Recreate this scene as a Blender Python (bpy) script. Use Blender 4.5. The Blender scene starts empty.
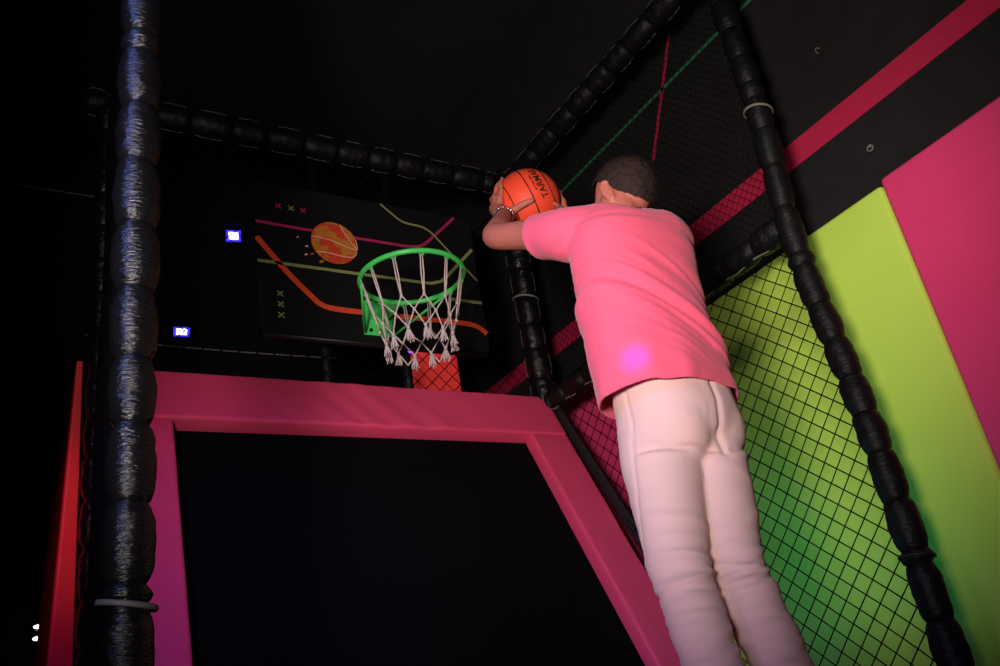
import bpy, bmesh, math, random
from mathutils import Vector as V, Matrix, Quaternion, noise
random.seed(4)
PI = math.pi
C = bpy.context.scene.collection

# ------------------------------------------------------------------ materials
def mat(name, col, rough=.6, metal=0., spec=.5, bump=None, var=None, emit=None, coat=0., sheen=0., sub=0.):
    m = bpy.data.materials.new(name); m.use_nodes = True
    nt = m.node_tree; b = nt.nodes['Principled BSDF']
    b.inputs['Base Color'].default_value = (*col, 1)
    b.inputs['Roughness'].default_value = rough
    b.inputs['Metallic'].default_value = metal
    b.inputs['Specular IOR Level'].default_value = spec
    b.inputs['Coat Weight'].default_value = coat
    b.inputs['Sheen Weight'].default_value = sheen
    b.inputs['Subsurface Weight'].default_value = sub
    if sub: b.inputs['Subsurface Radius'].default_value = (.012, .005, .003)
    tc = nt.nodes.new('ShaderNodeTexCoord')
    if bump:
        scale, strength, dist, stretch = bump
        mp = nt.nodes.new('ShaderNodeMapping'); mp.inputs['Scale'].default_value = stretch
        nz = nt.nodes.new('ShaderNodeTexNoise'); nz.inputs['Scale'].default_value = scale
        nz.inputs['Detail'].default_value = 4
        bp = nt.nodes.new('ShaderNodeBump'); bp.inputs['Strength'].default_value = strength
        bp.inputs['Distance'].default_value = dist
        nt.links.new(tc.outputs['Object'], mp.inputs['Vector']); nt.links.new(mp.outputs['Vector'], nz.inputs['Vector'])
        nt.links.new(nz.outputs['Fac'], bp.inputs['Height']); nt.links.new(bp.outputs['Normal'], b.inputs['Normal'])
    if var:
        scale, c2, lo, hi = var
        nz = nt.nodes.new('ShaderNodeTexNoise'); nz.inputs['Scale'].default_value = scale; nz.inputs['Detail'].default_value = 5
        rp = nt.nodes.new('ShaderNodeValToRGB')
        rp.color_ramp.elements[0].position = lo; rp.color_ramp.elements[1].position = hi
        rp.color_ramp.elements[0].color = (*col, 1); rp.color_ramp.elements[1].color = (*c2, 1)
        nt.links.new(tc.outputs['Object'], nz.inputs['Vector']); nt.links.new(nz.outputs['Fac'], rp.inputs['Fac'])
        nt.links.new(rp.outputs['Color'], b.inputs['Base Color'])
    if emit:
        b.inputs['Emission Color'].default_value = (*emit[0], 1); b.inputs['Emission Strength'].default_value = emit[1]
    return m

M = dict(
 wall=mat('black_wall_paint', (.010,.009,.0095), .85, spec=.3, var=(7, (.014,.0125,.013), .4, .7), bump=(120,.2,.002,(1,1,1))),
 room=mat('dark_room_paint', (.004,.004,.0045), .9, var=(2, (.007,.0065,.007), .4, .7)),
 floor=mat('dark_floor', (.01,.01,.011), .7, var=(14, (.016,.015,.016), .4, .7)),
 stripe=mat('magenta_paint', (.50,.012,.06), .6, var=(20, (.54,.015,.07), .3, .7)),
 green_line=mat('green_paint', (.02,.16,.075), .6, var=(60, (.03,.22,.10), .3, .7)),
 lime=mat('lime_vinyl', (.56,.78,.10), .55, spec=.2, bump=(9,.15,.01,(1,1,1)), var=(5, (.58,.80,.11), .3, .7)),
 pink=mat('pink_vinyl', (.86,.055,.19), .5, spec=.3, bump=(9,.15,.01,(1,1,1)), var=(5, (.88,.06,.20), .3, .7)),
 framepink=mat('frame_pink_vinyl', (.84,.07,.17), .5, spec=.3, bump=(40,.15,.003,(1,1,1)), var=(6, (.80,.064,.16), .35, .7)),
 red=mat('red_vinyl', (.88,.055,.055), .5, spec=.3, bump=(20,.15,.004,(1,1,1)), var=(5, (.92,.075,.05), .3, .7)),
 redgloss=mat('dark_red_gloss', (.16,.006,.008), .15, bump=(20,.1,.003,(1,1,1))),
 sleeve=mat('black_vinyl_sleeve', (.0045,.0045,.005), .23, spec=.42, bump=(55,.9,.006,(1,1,3.6))),
 matte=mat('black_vinyl_matte', (.0045,.0045,.005), .48, spec=.22, bump=(55,.7,.005,(1,1,3))),
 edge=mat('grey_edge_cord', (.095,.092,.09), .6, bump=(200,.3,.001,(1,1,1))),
 strap=mat('pale_strap', (.20,.175,.15), .6, bump=(200,.3,.001,(1,1,1))),
 steel=mat('dark_steel', (.02,.02,.022), .45, metal=.6, var=(20, (.03,.03,.032), .4, .7)),
 net=mat('black_net_cord', (.003,.003,.003), .9, spec=.05, bump=(300,.2,.001,(1,1,1))),
 web=mat('black_webbing', (.006,.006,.006), .7, bump=(150,.4,.001,(1,1,1))),
 bed=mat('black_trampoline_mesh', (.0022,.0022,.0026), .9, spec=.08, bump=(400,.3,.001,(1,1,1))),
 board=mat('black_board', (.007,.0065,.007), .45, spec=.3, bump=(60,.1,.001,(1,1,1))),
 b_pink=mat('print_pink', (.45,.02,.10), .5, var=(40, (.38,.02,.09), .3, .7)),
 b_orange=mat('print_orange', (.75,.07,.02), .5, var=(40, (.65,.06,.02), .3, .7)),
 b_pale=mat('print_pale_green', (.26,.30,.10), .5, var=(40, (.22,.25,.09), .3, .7)),
 b_ball=mat('print_ball', (.55,.05,.015), .5, var=(14, (.50,.17,.02), .48, .52)),
 b_cream=mat('print_cream', (.75,.45,.32), .5, var=(40, (.7,.4,.3), .3, .7)),
 rim=mat('green_rim_paint', (.06,.66,.12), .35, var=(30, (.08,.72,.14), .3, .7)),
 cord=mat('white_cord', (.62,.50,.48), .8, bump=(250,.5,.001,(1,1,1))),
 ball=mat('orange_rubber', (.93,.075,.030), .5, spec=.35, bump=(420,.5,.0012,(1,1,1)), var=(9, (.94,.085,.034), .3, .7)),
 black=mat('black_rubber', (.006,.006,.006), .55, bump=(200,.2,.001,(1,1,1))),
 ink=mat('black_ink', (.02,.008,.005), .6, var=(200, (.03,.01,.006), .3, .7)),
 skin=mat('skin', (.50,.15,.105), .5, spec=.35, sub=.08, bump=(180,.15,.001,(1,1,1)), var=(18, (.54,.17,.12), .3, .7)),
 hair=mat('dark_hair', (.030,.018,.015), .75, spec=.2, var=(60, (.035,.02,.017), .3, .7)),
 shirt=mat('pink_cotton', (.88,.115,.20), .85, spec=.15, sheen=.15, bump=(260,.25,.001,(1,1,1)), var=(6, (.90,.125,.215), .3, .7)),
 pants=mat('pale_cotton_twill', (.70,.475,.44), .85, spec=.15, sheen=.1, bump=(300,.25,.001,(1,1,1)), var=(7, (.73,.50,.465), .3, .7)),
 silver=mat('silver', (.7,.68,.66), .25, metal=1, bump=(90,.1,.001,(1,1,1))),
 eye=mat('eye_white', (.8,.78,.75), .2, var=(30, (.82,.8,.77), .3, .7)),
 sock=mat('black_sock', (.02,.02,.02), .9, bump=(300,.4,.001,(1,1,1))),
 uv=mat('ultraviolet_led', (.1,.05,.6), .4, emit=((.03,.015,1), 1.6)),
 uvcore=mat('ultraviolet_led_core', (.8,.8,1), .4, emit=((.55,.58,1), 5)),
 violet=mat('violet_led', (.3,.05,.8), .4, emit=((.28,.04,1), 2.5)),
 white=mat('white_led', (.9,.9,.9), .4, emit=((1,.95,.95), 4)),
)

# ------------------------------------------------------------------ object helpers
def tag(o, label=None, cat=None, group=None, kind=None):
    if label: o['label'] = label
    if cat: o['category'] = cat
    if group: o['group'] = group
    if kind: o['kind'] = kind
    return o

def thing(name, label, cat, loc=(0,0,0), group=None, rot=None):
    o = bpy.data.objects.new(name, None); C.objects.link(o)
    o.location = loc; o.empty_display_size = .05
    if rot is not None: o.rotation_mode = 'QUATERNION'; o.rotation_quaternion = rot
    return tag(o, label, cat, group)

def link(name, me, mats, parent=None, smooth=True, local=False):
    if not isinstance(mats, (list, tuple)): mats = [mats]
    if len(me.materials):
        for i, m in enumerate(mats): me.materials[i] = m
    else:
        for m in mats: me.materials.append(m)
    if smooth:
        for p in me.polygons: p.use_smooth = True
    o = bpy.data.objects.new(name, me); C.objects.link(o)
    if parent is not None:
        o.parent = parent
        if not local:
            root = parent; off = V(parent.location)
            while root.parent: root = root.parent; off += V(root.location)
            me.transform(Matrix.Translation(-off))
    return o

def fin(bm, name='m'):
    bmesh.ops.recalc_face_normals(bm, faces=bm.faces[:])
    me = bpy.data.meshes.new(name); bm.to_mesh(me); bm.free(); return me

def obj(name, bm, mats, parent=None, smooth=True, local=False):
    return link(name, fin(bm, name), mats, parent, smooth, local)

def box(bm, lo, hi, mi=0, bev=0.):
    r = bmesh.ops.create_cube(bm, size=1); vs = r['verts']
    for v in vs:
        v.co = V([lo[i] + (v.co[i] + .5) * (hi[i] - lo[i]) for i in range(3)])
    fs = {f for v in vs for f in v.link_faces}
    for f in fs: f.material_index = mi
    if bev:
        es = {e for v in vs for e in v.link_edges}
        bmesh.ops.bevel(bm, geom=list(es), offset=bev, segments=3, profile=.5, affect='EDGES')

def frames(pts, up=None):
    """parallel transport frames: list of (tangent, n, b)"""
    n = len(pts); out = []
    for i in range(n):
        a = pts[max(i-1, 0)]; b = pts[min(i+1, n-1)]
        t = (b - a).normalized()
        if i == 0:
            u = V(up) if up else (V((0,0,1)) if abs(t.z) < .9 else V((1,0,0)))
            nn = (u - t * u.dot(t)).normalized()
        else:
            nn = out[-1][1]; nn = (nn - t * nn.dot(t)).normalized()
        out.append((t, nn, t.cross(nn)))
    return out

def tube(bm, pts, r, sides=8, cap=True, closed=False, mi=0, up=None, ab=None):
    """tube through pts; r number or list; ab optional list of (a,b) half widths along n and b"""
    pts = [V(p) for p in pts]; n = len(pts); fr = frames(pts, up)
    if closed:
        fr = []
        for i in range(n):
            t = (pts[(i+1) % n] - pts[i-1]).normalized()
            u = V(up) if up else V((0,0,1))
            nn = (u - t * u.dot(t)).normalized(); fr.append((t, nn, t.cross(nn)))
    rings = []
    for i in range(n):
        ra = rb = r[i] if isinstance(r, (list, tuple)) else r
        if ab: ra, rb = ab[i]
        t, nn, bb = fr[i]
        rings.append([bm.verts.new(pts[i] + nn * ra * math.cos(2*PI*k/sides) + bb * rb * math.sin(2*PI*k/sides)) for k in range(sides)])
    rng = range(n if closed else n-1)
    for i in rng:
        A = rings[i]; B = rings[(i+1) % n]
        for k in range(sides):
            f = bm.faces.new((A[k], A[(k+1) % sides], B[(k+1) % sides], B[k])); f.material_index = mi
    if cap and not closed:
        for R_ in (rings[0][::-1], rings[-1]):
            f = bm.faces.new(R_); f.material_index = mi
    return rings

def capsule(bm, pts, rs, sides=16):
    """chain of tapered segments with rounded ends (for remeshing)"""
    pts = [V(p) for p in pts]
    P, R = [], []
    d0 = (pts[1]-pts[0]).normalized(); d1 = (pts[-1]-pts[-2]).normalized()
    for a in (.98, .8, .5): P.append(pts[0] - d0*rs[0]*a); R.append(rs[0]*math.sqrt(1-a*a))
    for i, p in enumerate(pts):
        P.append(p); R.append(rs[i])
    for a in (.5, .8, .98): P.append(pts[-1] + d1*rs[-1]*a); R.append(rs[-1]*math.sqrt(1-a*a))
    tube(bm, P, R, sides)

def smoothchain(pts, rs, n=5):
    """Catmull-Rom resample of points and radii"""
    pts = [V(p) for p in pts]; P, R = [], []
    for i in range(len(pts)-1):
        p0 = pts[max(i-1,0)]; p1 = pts[i]; p2 = pts[i+1]; p3 = pts[min(i+2,len(pts)-1)]
        r0 = rs[max(i-1,0)]; r1 = rs[i]; r2 = rs[i+1]; r3 = rs[min(i+2,len(rs)-1)]
        for k in range(n):
            t = k/n
            f = lambda a,b,c,d: .5*((2*b)+(c-a)*t+(2*a-5*b+4*c-d)*t*t+(3*b-3*c+d-a)*t**3)
            P.append(V([f(p0[j],p1[j],p2[j],p3[j]) for j in range(3)])); R.append(f(r0,r1,r2,r3))
    P.append(pts[-1]); R.append(rs[-1]); return P, R

def ellipsoid(bm, c, rad, rot=None, seg=20):
    r = bmesh.ops.create_uvsphere(bm, u_segments=seg, v_segments=seg*2//3, radius=1)
    for v in r['verts']:
        p = V((v.co.x*rad[0], v.co.y*rad[1], v.co.z*rad[2]))
        if rot is not None: p = rot @ p
        v.co = p + V(c)

def loft(bm, rings, sides=36, ex=2.3):
    """rings: (centre, lateral, forward, a, b) closed with caps"""
    R = []
    for c, la, fo, a, b in rings:
        row = []
        for k in range(sides):
            t = 2*PI*k/sides; ct, st = math.cos(t), math.sin(t)
            x = math.copysign(abs(ct)**(2/ex), ct)*a; y = math.copysign(abs(st)**(2/ex), st)*b
            row.append(bm.verts.new(V(c) + V(la)*x + V(fo)*y))
        R.append(row)
    for i in range(len(R)-1):
        for k in range(sides):
            bm.faces.new((R[i][k], R[i][(k+1) % sides], R[i+1][(k+1) % sides], R[i+1][k]))
    bm.faces.new(R[0][::-1]); bm.faces.new(R[-1])

def remesh(bm, voxel, it=6, fac=.5):
    me = fin(bm, 'tmp'); o = bpy.data.objects.new('tmp', me); C.objects.link(o)
    md = o.modifiers.new('r', 'REMESH'); md.mode = 'VOXEL'; md.voxel_size = voxel
    if it:
        s = o.modifiers.new('s', 'SMOOTH'); s.iterations = it; s.factor = fac
    dg = bpy.context.evaluated_depsgraph_get(); dg.update()
    out = bpy.data.meshes.new_from_object(o.evaluated_get(dg))
    bpy.data.objects.remove(o); bpy.data.meshes.remove(me)
    return out

def evaluated(o):
    dg = bpy.context.evaluated_depsgraph_get(); dg.update()
    return bpy.data.meshes.new_from_object(o.evaluated_get(dg))

# ------------------------------------------------------------------ places
H = 1.05                       # camera height
XW, XN = 2.797, 2.43            # right wall, right net
YC, YF = 3.30, 1.638           # back of the lane, front posts
ZT = 2.567                     # top of the sloped frame
ZR, ZM = 3.845, 2.505          # top rail, middle rail
AL = math.radians(64)          # slope of the trampoline

# ------------------------------------------------------------------ room
def struct(name, lo, hi, m):
    bm = bmesh.new(); box(bm, lo, hi); o = obj(name, bm, m, smooth=False); o['kind'] = 'structure'; return o
struct('floor', (-4, -2.5, -.1), (2.95, 5.7, 0), M['floor'])
struct('ceiling', (-4, -2.5, 5.2), (2.95, 5.7, 5.3), M['room'])
struct('wall_back', (-4, 5.5, 0), (XW, 5.7, 5.2), M['room'])
struct('wall_right', (XW, -2.5, 0), (3.0, 5.7, 5.2), M['wall'])
struct('wall_left', (-4.2, -2.5, 0), (-4, 5.7, 5.2), M['room'])
struct('wall_front', (-4, -2.7, 0), (2.95, -2.5, 5.2), M['room'])

def painted_band(name, pts, w, m):
    """a band of paint on the right wall through (y,z) points"""
    bm = bmesh.new(); x0, x1 = XW-.0025, XW+.004
    for (ya, za), (yb, zb) in zip(pts, pts[1:]):
        d = V((0, yb-ya, zb-za)).normalized(); n = V((1,0,0)).cross(d)*w/2
        a, b = V((0,ya,za)), V((0,yb,zb))
        q = [a-n, b-n, b+n, a+n]
        lo = [bm.verts.new((x0, p.y, p.z)) for p in q]; hi = [bm.verts.new((x1, p.y, p.z)) for p in q]
        bm.faces.new(lo); bm.faces.new(hi[::-1])
        for k in range(4): bm.faces.new((lo[k], hi[k], hi[(k+1)%4], lo[(k+1)%4]))
    o = obj(name, bm, m, smooth=False); o['kind'] = 'structure'; return o
painted_band('trim_1', [(-1.5, 3.050), (5.4, 3.054)], .107, M['stripe'])
painted_band('trim_2', [(3.36, 3.873), (1.0, 3.853)], .018, M['green_line'])
painted_band('trim_3', [(2.54, 3.56), (2.115, 4.27)], .018, M['stripe'])

# padded wall panels
def pad_mesh(lo, hi, bev=.018, cuts=10, puff=.008, seed=0):
    bm = bmesh.new(); box(bm, lo, hi, bev=bev)
    ed = [e for e in bm.edges if e.calc_length() > .2]
    bmesh.ops.subdivide_edges(bm, edges=ed, cuts=cuts, use_grid_fill=True)
    c = (V(lo)+V(hi))/2; h = (V(hi)-V(lo))/2; ax = min(range(3), key=lambda i: h[i])
    for v in bm.verts:
        f = 1
        for i in range(3):
            if i != ax: f *= max(0, 1-((v.co[i]-c[i])/h[i])**4)
        s = math.copysign(1, v.co[ax]-c[ax])
        if s < 0:
            v.co[ax] -= puff*f + .003*f*noise.noise(v.co*4 + V((seed,0,0)))
    return bm
o = obj('wall_pad', pad_mesh((XW-.042, 1.49, .35), (XW-.001, 2.86, 2.682), seed=1), M['lime'])
tag(o, 'lime green padded panel on the black wall between two pink panels', 'wall pad', 'padded panels along the wall')
o = obj('wall_pad', pad_mesh((XW-.046, -.55, .35), (XW-.001, 1.487, 2.700), seed=2), M['pink'])
tag(o, 'pink padded wall panel right of the lime green one, at the right edge', 'wall pad', 'padded panels along the wall')
o = obj('wall_pad', pad_mesh((XW-.042, 2.865, .35), (XW-.001, 4.30, 2.682), seed=3), M['pink'])
tag(o, 'pink padded wall panel behind the netting, left of the person in the pink shirt', 'wall pad', 'padded panels along the wall')
# small hardware on the wall
t = thing('wall_hook', 'small pale metal hook on the black wall above the lime green panel', 'hook', (XW, 1.488, 2.854))
bm = bmesh.new(); tube(bm, [(XW+.003,1.488,2.86),(XW-.014,1.488,2.86)], .005, 8); obj('base', bm, M['strap'], t)
bm = bmesh.new(); tube(bm, [V((XW-.012, 1.488+.012*math.sin(a), 2.851+.012*math.cos(a))) for a in [k*PI/8 for k in range(16)]], .003, 6, closed=True, up=(1,0,0)); obj('ring', bm, M['strap'], t)
t = thing('wall_hook', 'thin pale curved hook high on the black wall above the pink stripe', 'hook', (XW, 1.532, 3.376))
bm = bmesh.new(); tube(bm, [(XW+.003,1.532,3.384),(XW-.012,1.532,3.384)], .003, 8); obj('base', bm, M['strap'], t)
bm = bmesh.new(); tube(bm, [V((XW-.010, 1.532+.012*math.cos(a), 3.376+.016*math.sin(a))) for a in [-1.2+k*.3 for k in range(9)]], .0016, 6, up=(1,0,0)); obj('hook_arm', bm, M['strap'], t)

# ------------------------------------------------------------------ padded tubes
def padded_tube(name, label, p0, p1, cuts, r, cat='padded post', group=None, straps=(), lump=.004, pinch=.80, bow=None, skin='sleeve', cords=()):
    """steel pole wrapped in foam sleeves, cinched at the given distances"""
    p0, p1 = V(p0), V(p1); L = (p1-p0).length
    q = (p1-p0).to_track_quat('Z', 'Y')
    t = thing(name, label, cat, p0, group, q)
    def off(z):
        if not bow: return V((0,0,0))
        return (q.to_matrix().transposed() @ V(bow[0])) * math.exp(-((z-bow[1])/bow[2])**2)
    bm = bmesh.new(); tube(bm, [V((0,0,L*k/40))+off(L*k/40) for k in range(41)], r*.45, 12); obj('pole', bm, M['steel'], t, local=True)
    cs = [0.] + [c for c in cuts if .02 < c < L-.02] + [L]
    sd = random.random()*50
    for i in range(len(cs)-1):
        a, b = cs[i], cs[i+1]; l = b-a; prof = []
        n = 22
        rr = r*(1+random.uniform(-.05,.05))
        P, R = [], []
        for k in range(n+1):
            u = k/n; u = .5-.5*math.cos(PI*u)
            e = min(u, 1-u)*l
            f = pinch + (1-pinch)*(1-math.exp(-e/.016)) + .05*math.sin(PI*u)
            P.append(V((0,0,a+u*l*0.998))+off(a+u*l)); R.append(rr*f)
        bm = bmesh.new(); rings = tube(bm, P, R, 28)
        for row in rings:
            for v in row:
                c = V((0,0,v.co.z))+off(v.co.z); d = v.co-c
                w = noise.noise(V((d.x*14, d.y*14, v.co.z*34+sd)))*lump + noise.noise(V((d.x*45, d.y*45, v.co.z*110+sd)))*lump*.45
                v.co += d.normalized()*w
        obj('foam_sleeve', bm, M[skin], t, local=True)
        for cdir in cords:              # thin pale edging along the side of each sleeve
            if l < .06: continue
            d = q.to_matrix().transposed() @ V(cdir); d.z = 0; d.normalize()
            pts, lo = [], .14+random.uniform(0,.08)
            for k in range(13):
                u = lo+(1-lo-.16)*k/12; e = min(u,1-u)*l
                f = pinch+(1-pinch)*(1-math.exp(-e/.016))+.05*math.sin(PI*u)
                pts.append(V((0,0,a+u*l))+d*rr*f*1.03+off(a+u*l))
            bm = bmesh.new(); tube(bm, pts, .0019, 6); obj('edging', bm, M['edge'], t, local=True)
    for s, sl, m in straps:                 # (distance, slant, material)
        bm = bmesh.new()
        pts = [V((math.cos(a)*r*1.1, math.sin(a)*r*1.1, s+sl*math.cos(a+.7)))+off(s) for a in [2*PI*k/28 for k in range(28)]]
        tube(bm, pts, 1, 6, closed=True, ab=[(.0055,.003)]*28)
        obj('strap', bm, M[m], t, local=True)
    return t

def steps(L, mean, jit=.02, start=.1):
    out = [start]
    while out[-1] < L: out.append(out[-1]+mean+random.uniform(-jit,jit))
    return out

Gp = 'padded posts of the net cage'; Gr = 'padded rails of the net cage'
zl = [2.657,2.60,2.446,2.292,2.133,1.982,1.831,1.698,1.549,1.405,1.372,1.215,1.06,.90,.74,.58,.42,.26,.1]
zl = sorted(zl + [2.81,2.97,3.12,3.28,3.43,3.59,3.74])
padded_tube('padded_post', 'thick black padded post at the front left, nearest in view, lit blue', (.262,1.64,0), (.262,1.64,3.9), zl, .0435, group=Gp, straps=[(1.372,.010,'edge')], lump=.0030, pinch=.72)
zr = sorted([3.7,3.585,3.44,3.298,3.17,3.10,2.96,2.80,2.63,2.44,2.39,2.237,2.098,1.962,1.834,1.704,1.548,1.40,1.36,1.198,1.05,.9,.75,.6,.45,.3,.15])
padded_tube('padded_post', 'black padded post in front of the lime green panel, right of the person', (XN,YF,0), (XN,YF,3.95), zr, .046, group=Gp, straps=[(3.045,.012,'strap'),(1.38,.006,'web')], bow=((0,.042,0),2.45,.42), skin='matte')
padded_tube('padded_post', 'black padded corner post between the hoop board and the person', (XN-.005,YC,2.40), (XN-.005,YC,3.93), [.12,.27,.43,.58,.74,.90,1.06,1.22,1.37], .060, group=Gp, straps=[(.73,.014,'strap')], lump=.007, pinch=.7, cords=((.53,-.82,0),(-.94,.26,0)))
padded_tube('padded_post', 'slim black padded post behind the nearest post, beside the red upright pad', (.435,YC,0), (.405,YC,3.9), steps(3.9,.17), .050, group=Gp)
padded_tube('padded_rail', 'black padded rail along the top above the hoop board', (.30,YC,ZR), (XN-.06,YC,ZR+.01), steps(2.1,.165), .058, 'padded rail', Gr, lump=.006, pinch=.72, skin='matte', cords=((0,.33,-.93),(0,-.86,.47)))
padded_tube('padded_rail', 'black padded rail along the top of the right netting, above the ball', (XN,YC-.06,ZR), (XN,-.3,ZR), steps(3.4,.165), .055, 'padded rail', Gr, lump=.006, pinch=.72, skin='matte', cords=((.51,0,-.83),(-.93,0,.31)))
t = padded_tube('padded_rail', 'black padded rail across the right netting, level with the top of the lime panel', (XN,YF+.07,ZM+.067), (XN,YC-.04,ZM+.038), [.13,.29,.45,.60,.76,.92,1.08,1.24,1.40,1.52], .050, 'padded rail', Gr, lump=.006, pinch=.75, skin='matte')
bm = bmesh.new()
pts = []
for k in range(80):
    u = k/79*1.55; ph = (u-.13)/.158
    pts.append(V((0, 0, 0)) + V((-.010, -.052+.010*abs(math.cos(PI*ph)), u+.03)))
# rail local axes: find which local axis points down / to the camera
q = t.rotation_quaternion
inv = q.to_matrix().transposed()
down = inv @ V((0,0,-1)); cam_side = inv @ V((-1,0,0))
pts = [V((0,0,p.z)) + down*(-p.y) + cam_side*.012 for p in pts]
tube(bm, pts, .0035, 6); obj('lacing_cord', bm, M['strap'], t, local=True)

# ------------------------------------------------------------------ nets
def clip_line(p, d, poly):
    """clip infinite line p+t*d (2D) to a convex polygon"""
    lo, hi = -1e9, 1e9; n = len(poly)
    area = sum(poly[i][0]*poly[(i+1)%n][1]-poly[(i+1)%n][0]*poly[i][1] for i in range(n))
    for i in range(n):
        a, b = poly[i], poly[(i+1)%n]
        nx, ny = -(b[1]-a[1]), b[0]-a[0]
        if area < 0: nx, ny = -nx, -ny
        num = (p[0]-a[0])*nx+(p[1]-a[1])*ny; den = d[0]*nx+d[1]*ny
        if abs(den) < 1e-9:
            if num < 0: return None
            continue
        t = -num/den
        if den > 0: lo = max(lo, t)
        else: hi = min(hi, t)
    return (lo, hi) if hi-lo > .01 else None

def net_bm(to3, poly, cell, r, ang=(45,-45), wob=.010, freq=1.6, seed=0, step=.09):
    bm = bmesh.new()
    cx = sum(p[0] for p in poly)/len(poly); cy = sum(p[1] for p in poly)/len(poly)
    for a in ang:
        d = (math.cos(math.radians(a)), math.sin(math.radians(a))); n = (-d[1], d[0])
        for k in range(-120, 121):
            p = (cx+n[0]*k*cell, cy+n[1]*k*cell); c = clip_line(p, d, poly)
            if not c: continue
            m = max(2, int((c[1]-c[0])/step)+1); pts = []
            for i in range(m+1):
                t = c[0]+(c[1]-c[0])*i/m; q = V((p[0]+d[0]*t, p[1]+d[1]*t, seed))
                w = noise.noise_vector(q*freq)*wob
                pts.append(to3(q.x+w.x, q.y+w.y, w.z*1.5))
            tube(bm, pts, r, 4, cap=False)
    return bm
sl = math.tan(math.radians(62))
def yslope(z): return YC-.035-(ZT-z)/sl
tR = lambda y, z, o: V((XN+o, y, z))
t = thing('safety_net', 'black safety net of wide mesh in front of the lime green panel', 'net', (XN,YF,0))
zb = .25
poly = [(YF+.03,ZM+.01),(YC-.06,ZM+.01),(yslope(zb),zb),(YF+.03,zb)]
if yslope(zb) < YF+.03: poly = [(YF+.03,ZM+.01),(YC-.06,ZM+.01),(YF+.04, ZT-(YC-YF-.04)*sl)]
obj('netting', net_bm(tR, poly, .0515, .0023, ang=(43,-43), wob=.018, seed=3), M['net'], t)
# webbing strip along the slope
bm = bmesh.new(); pts = [V((XN-.004, yslope(ZT-.02-k*.12)+.0, ZT-.02-k*.12)) for k in range(21)]
pts = [p for p in pts if p.y > YF]
tube(bm, pts, 1, 8, ab=[(.008,.030)]*len(pts), up=(1,0,0))
w = obj('webbing', bm, M['web'], t)
bm = bmesh.new()
for i in range(len(pts)-1):
    for f in (.2,.7):
        c = pts[i].lerp(pts[i+1], f) + V((-.009,0,0))
        tube(bm, [c+V((0,.007*math.cos(a),.007*math.sin(a))) for a in [2*PI*k/10 for k in range(10)]], .0022, 5, closed=True, up=(1,0,0))
g = obj('grommet', bm, M['steel'], w); g['kind'] = 'stuff'
t = thing('safety_net', 'fine black safety net of small mesh above the right padded rail', 'net', (XN,YF,ZM))
obj('netting', net_bm(tR, [(YF+.03,ZM+.08),(YC-.05,ZM+.08),(YC-.05,ZR-.04),(YF+.03,ZR-.04)], .027, .0013, ang=(50,-46), seed=8, step=.12), M['net'], t)
tB = lambda x, z, o: V((x, YC+.02+o, z))
t = thing('safety_net', 'black safety net behind the hoop board, over the red panel', 'net', (.4,YC,ZT))
obj('netting', net_bm(tB, [(.45,ZT+.0),(XN-.04,ZT+.0),(XN-.04,ZR-.04),(.45,ZR-.04)], .052, .0022, seed=14), M['net'], t)
def tL(y, z, o):
    f = (y-1.64)/(YC-1.64); return V((.268+(.40-.268)*f+o, y, z))
t = thing('safety_net', 'black safety net between the two padded posts at the left', 'net', (.268,1.64,0))
obj('netting', net_bm(tL, [(1.70,.4),(3.25,.4),(3.25,3.8),(1.70,3.8)], .055, .0020, seed=20, step=.14), M['net'], t)

# ------------------------------------------------------------------ sloped trampoline
ca, sa = math.cos(AL), math.sin(AL)
def S(x, s, h): return V((x, YC-s*ca-h*sa, ZT-s*sa+h*ca))       # s down the slope, h out of it
LEN = 2.75
t = thing('sloped_trampoline', 'steep black trampoline bed with pink padded frame below the hoop', 'trampoline', (1.5, YC-LEN*ca, ZT-LEN*sa))
def slope_box(x0, x1, s0, s1, h0, h1, nx, ns, fold=None, bev=.012, taper=0.):
    bm = bmesh.new(); box(bm, (x0,s0,h0), (x1,s1,h1), bev=bev)
    ed = [e for e in bm.edges if e.calc_length() > .12]
    bmesh.ops.subdivide_edges(bm, edges=ed, cuts=max(nx,ns), use_grid_fill=True)
    for v in bm.verts:
        x, s, h = v.co; w = 0
        if fold and h > (h0+h1)/2: w = fold(x, s)
        v.co = S(x-taper*max(0, s-SI), s, h+w)
    return bm
def fold_top(x, s):
    d = (s-.02)/.30
    env = math.exp(-((x-1.45)/.55)**2) * (.35+.65*max(0,min(1,d)))
    q = x*1.0 - s*.75
    return env*(.012*noise.noise(V((q*13, s*2.0, 3))) + .007*noise.noise(V((q*27, s*3, 9)))) + .003*noise.noise(V((x*4,s*6,1)))
def fold_side(x, s): return .004*noise.noise(V((x*6, s*3, 5))) + .003*noise.noise(V(((x-s*.4)*14, s*3, 2)))
X0, X1, XI0, XI1, SI = .43, XN-.015, .650, 2.212, .268
obj('frame_pad', slope_box(X0, X1, 0, SI, -.055, .028, 60, 60, fold_top), M['framepink'], t)
obj('frame_pad', slope_box(X0, XI0, SI-.005, LEN, -.055, .022, 8, 40, fold_side, taper=.035), M['framepink'], t)
obj('frame_pad', slope_box(XI1, X1, SI-.005, LEN, -.055, .022, 8, 40, fold_side), M['framepink'], t)
bm = slope_box(XI0-.06, XI1+.06, SI-.06, LEN, -.048, -.040, 2, 2, bev=.002); obj('bed', bm, M['bed'], t, smooth=False)
bm = bmesh.new()
for x in (X0+.08, X1-.08): tube(bm, [S(x,.02,-.085), S(x,LEN,-.085)], .03, 12)
for s in (.05, LEN-.05): tube(bm, [S(X0+.08,s,-.085), S(X1-.08,s,-.085)], .03, 12)
obj('frame', bm, M['steel'], t)

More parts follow.
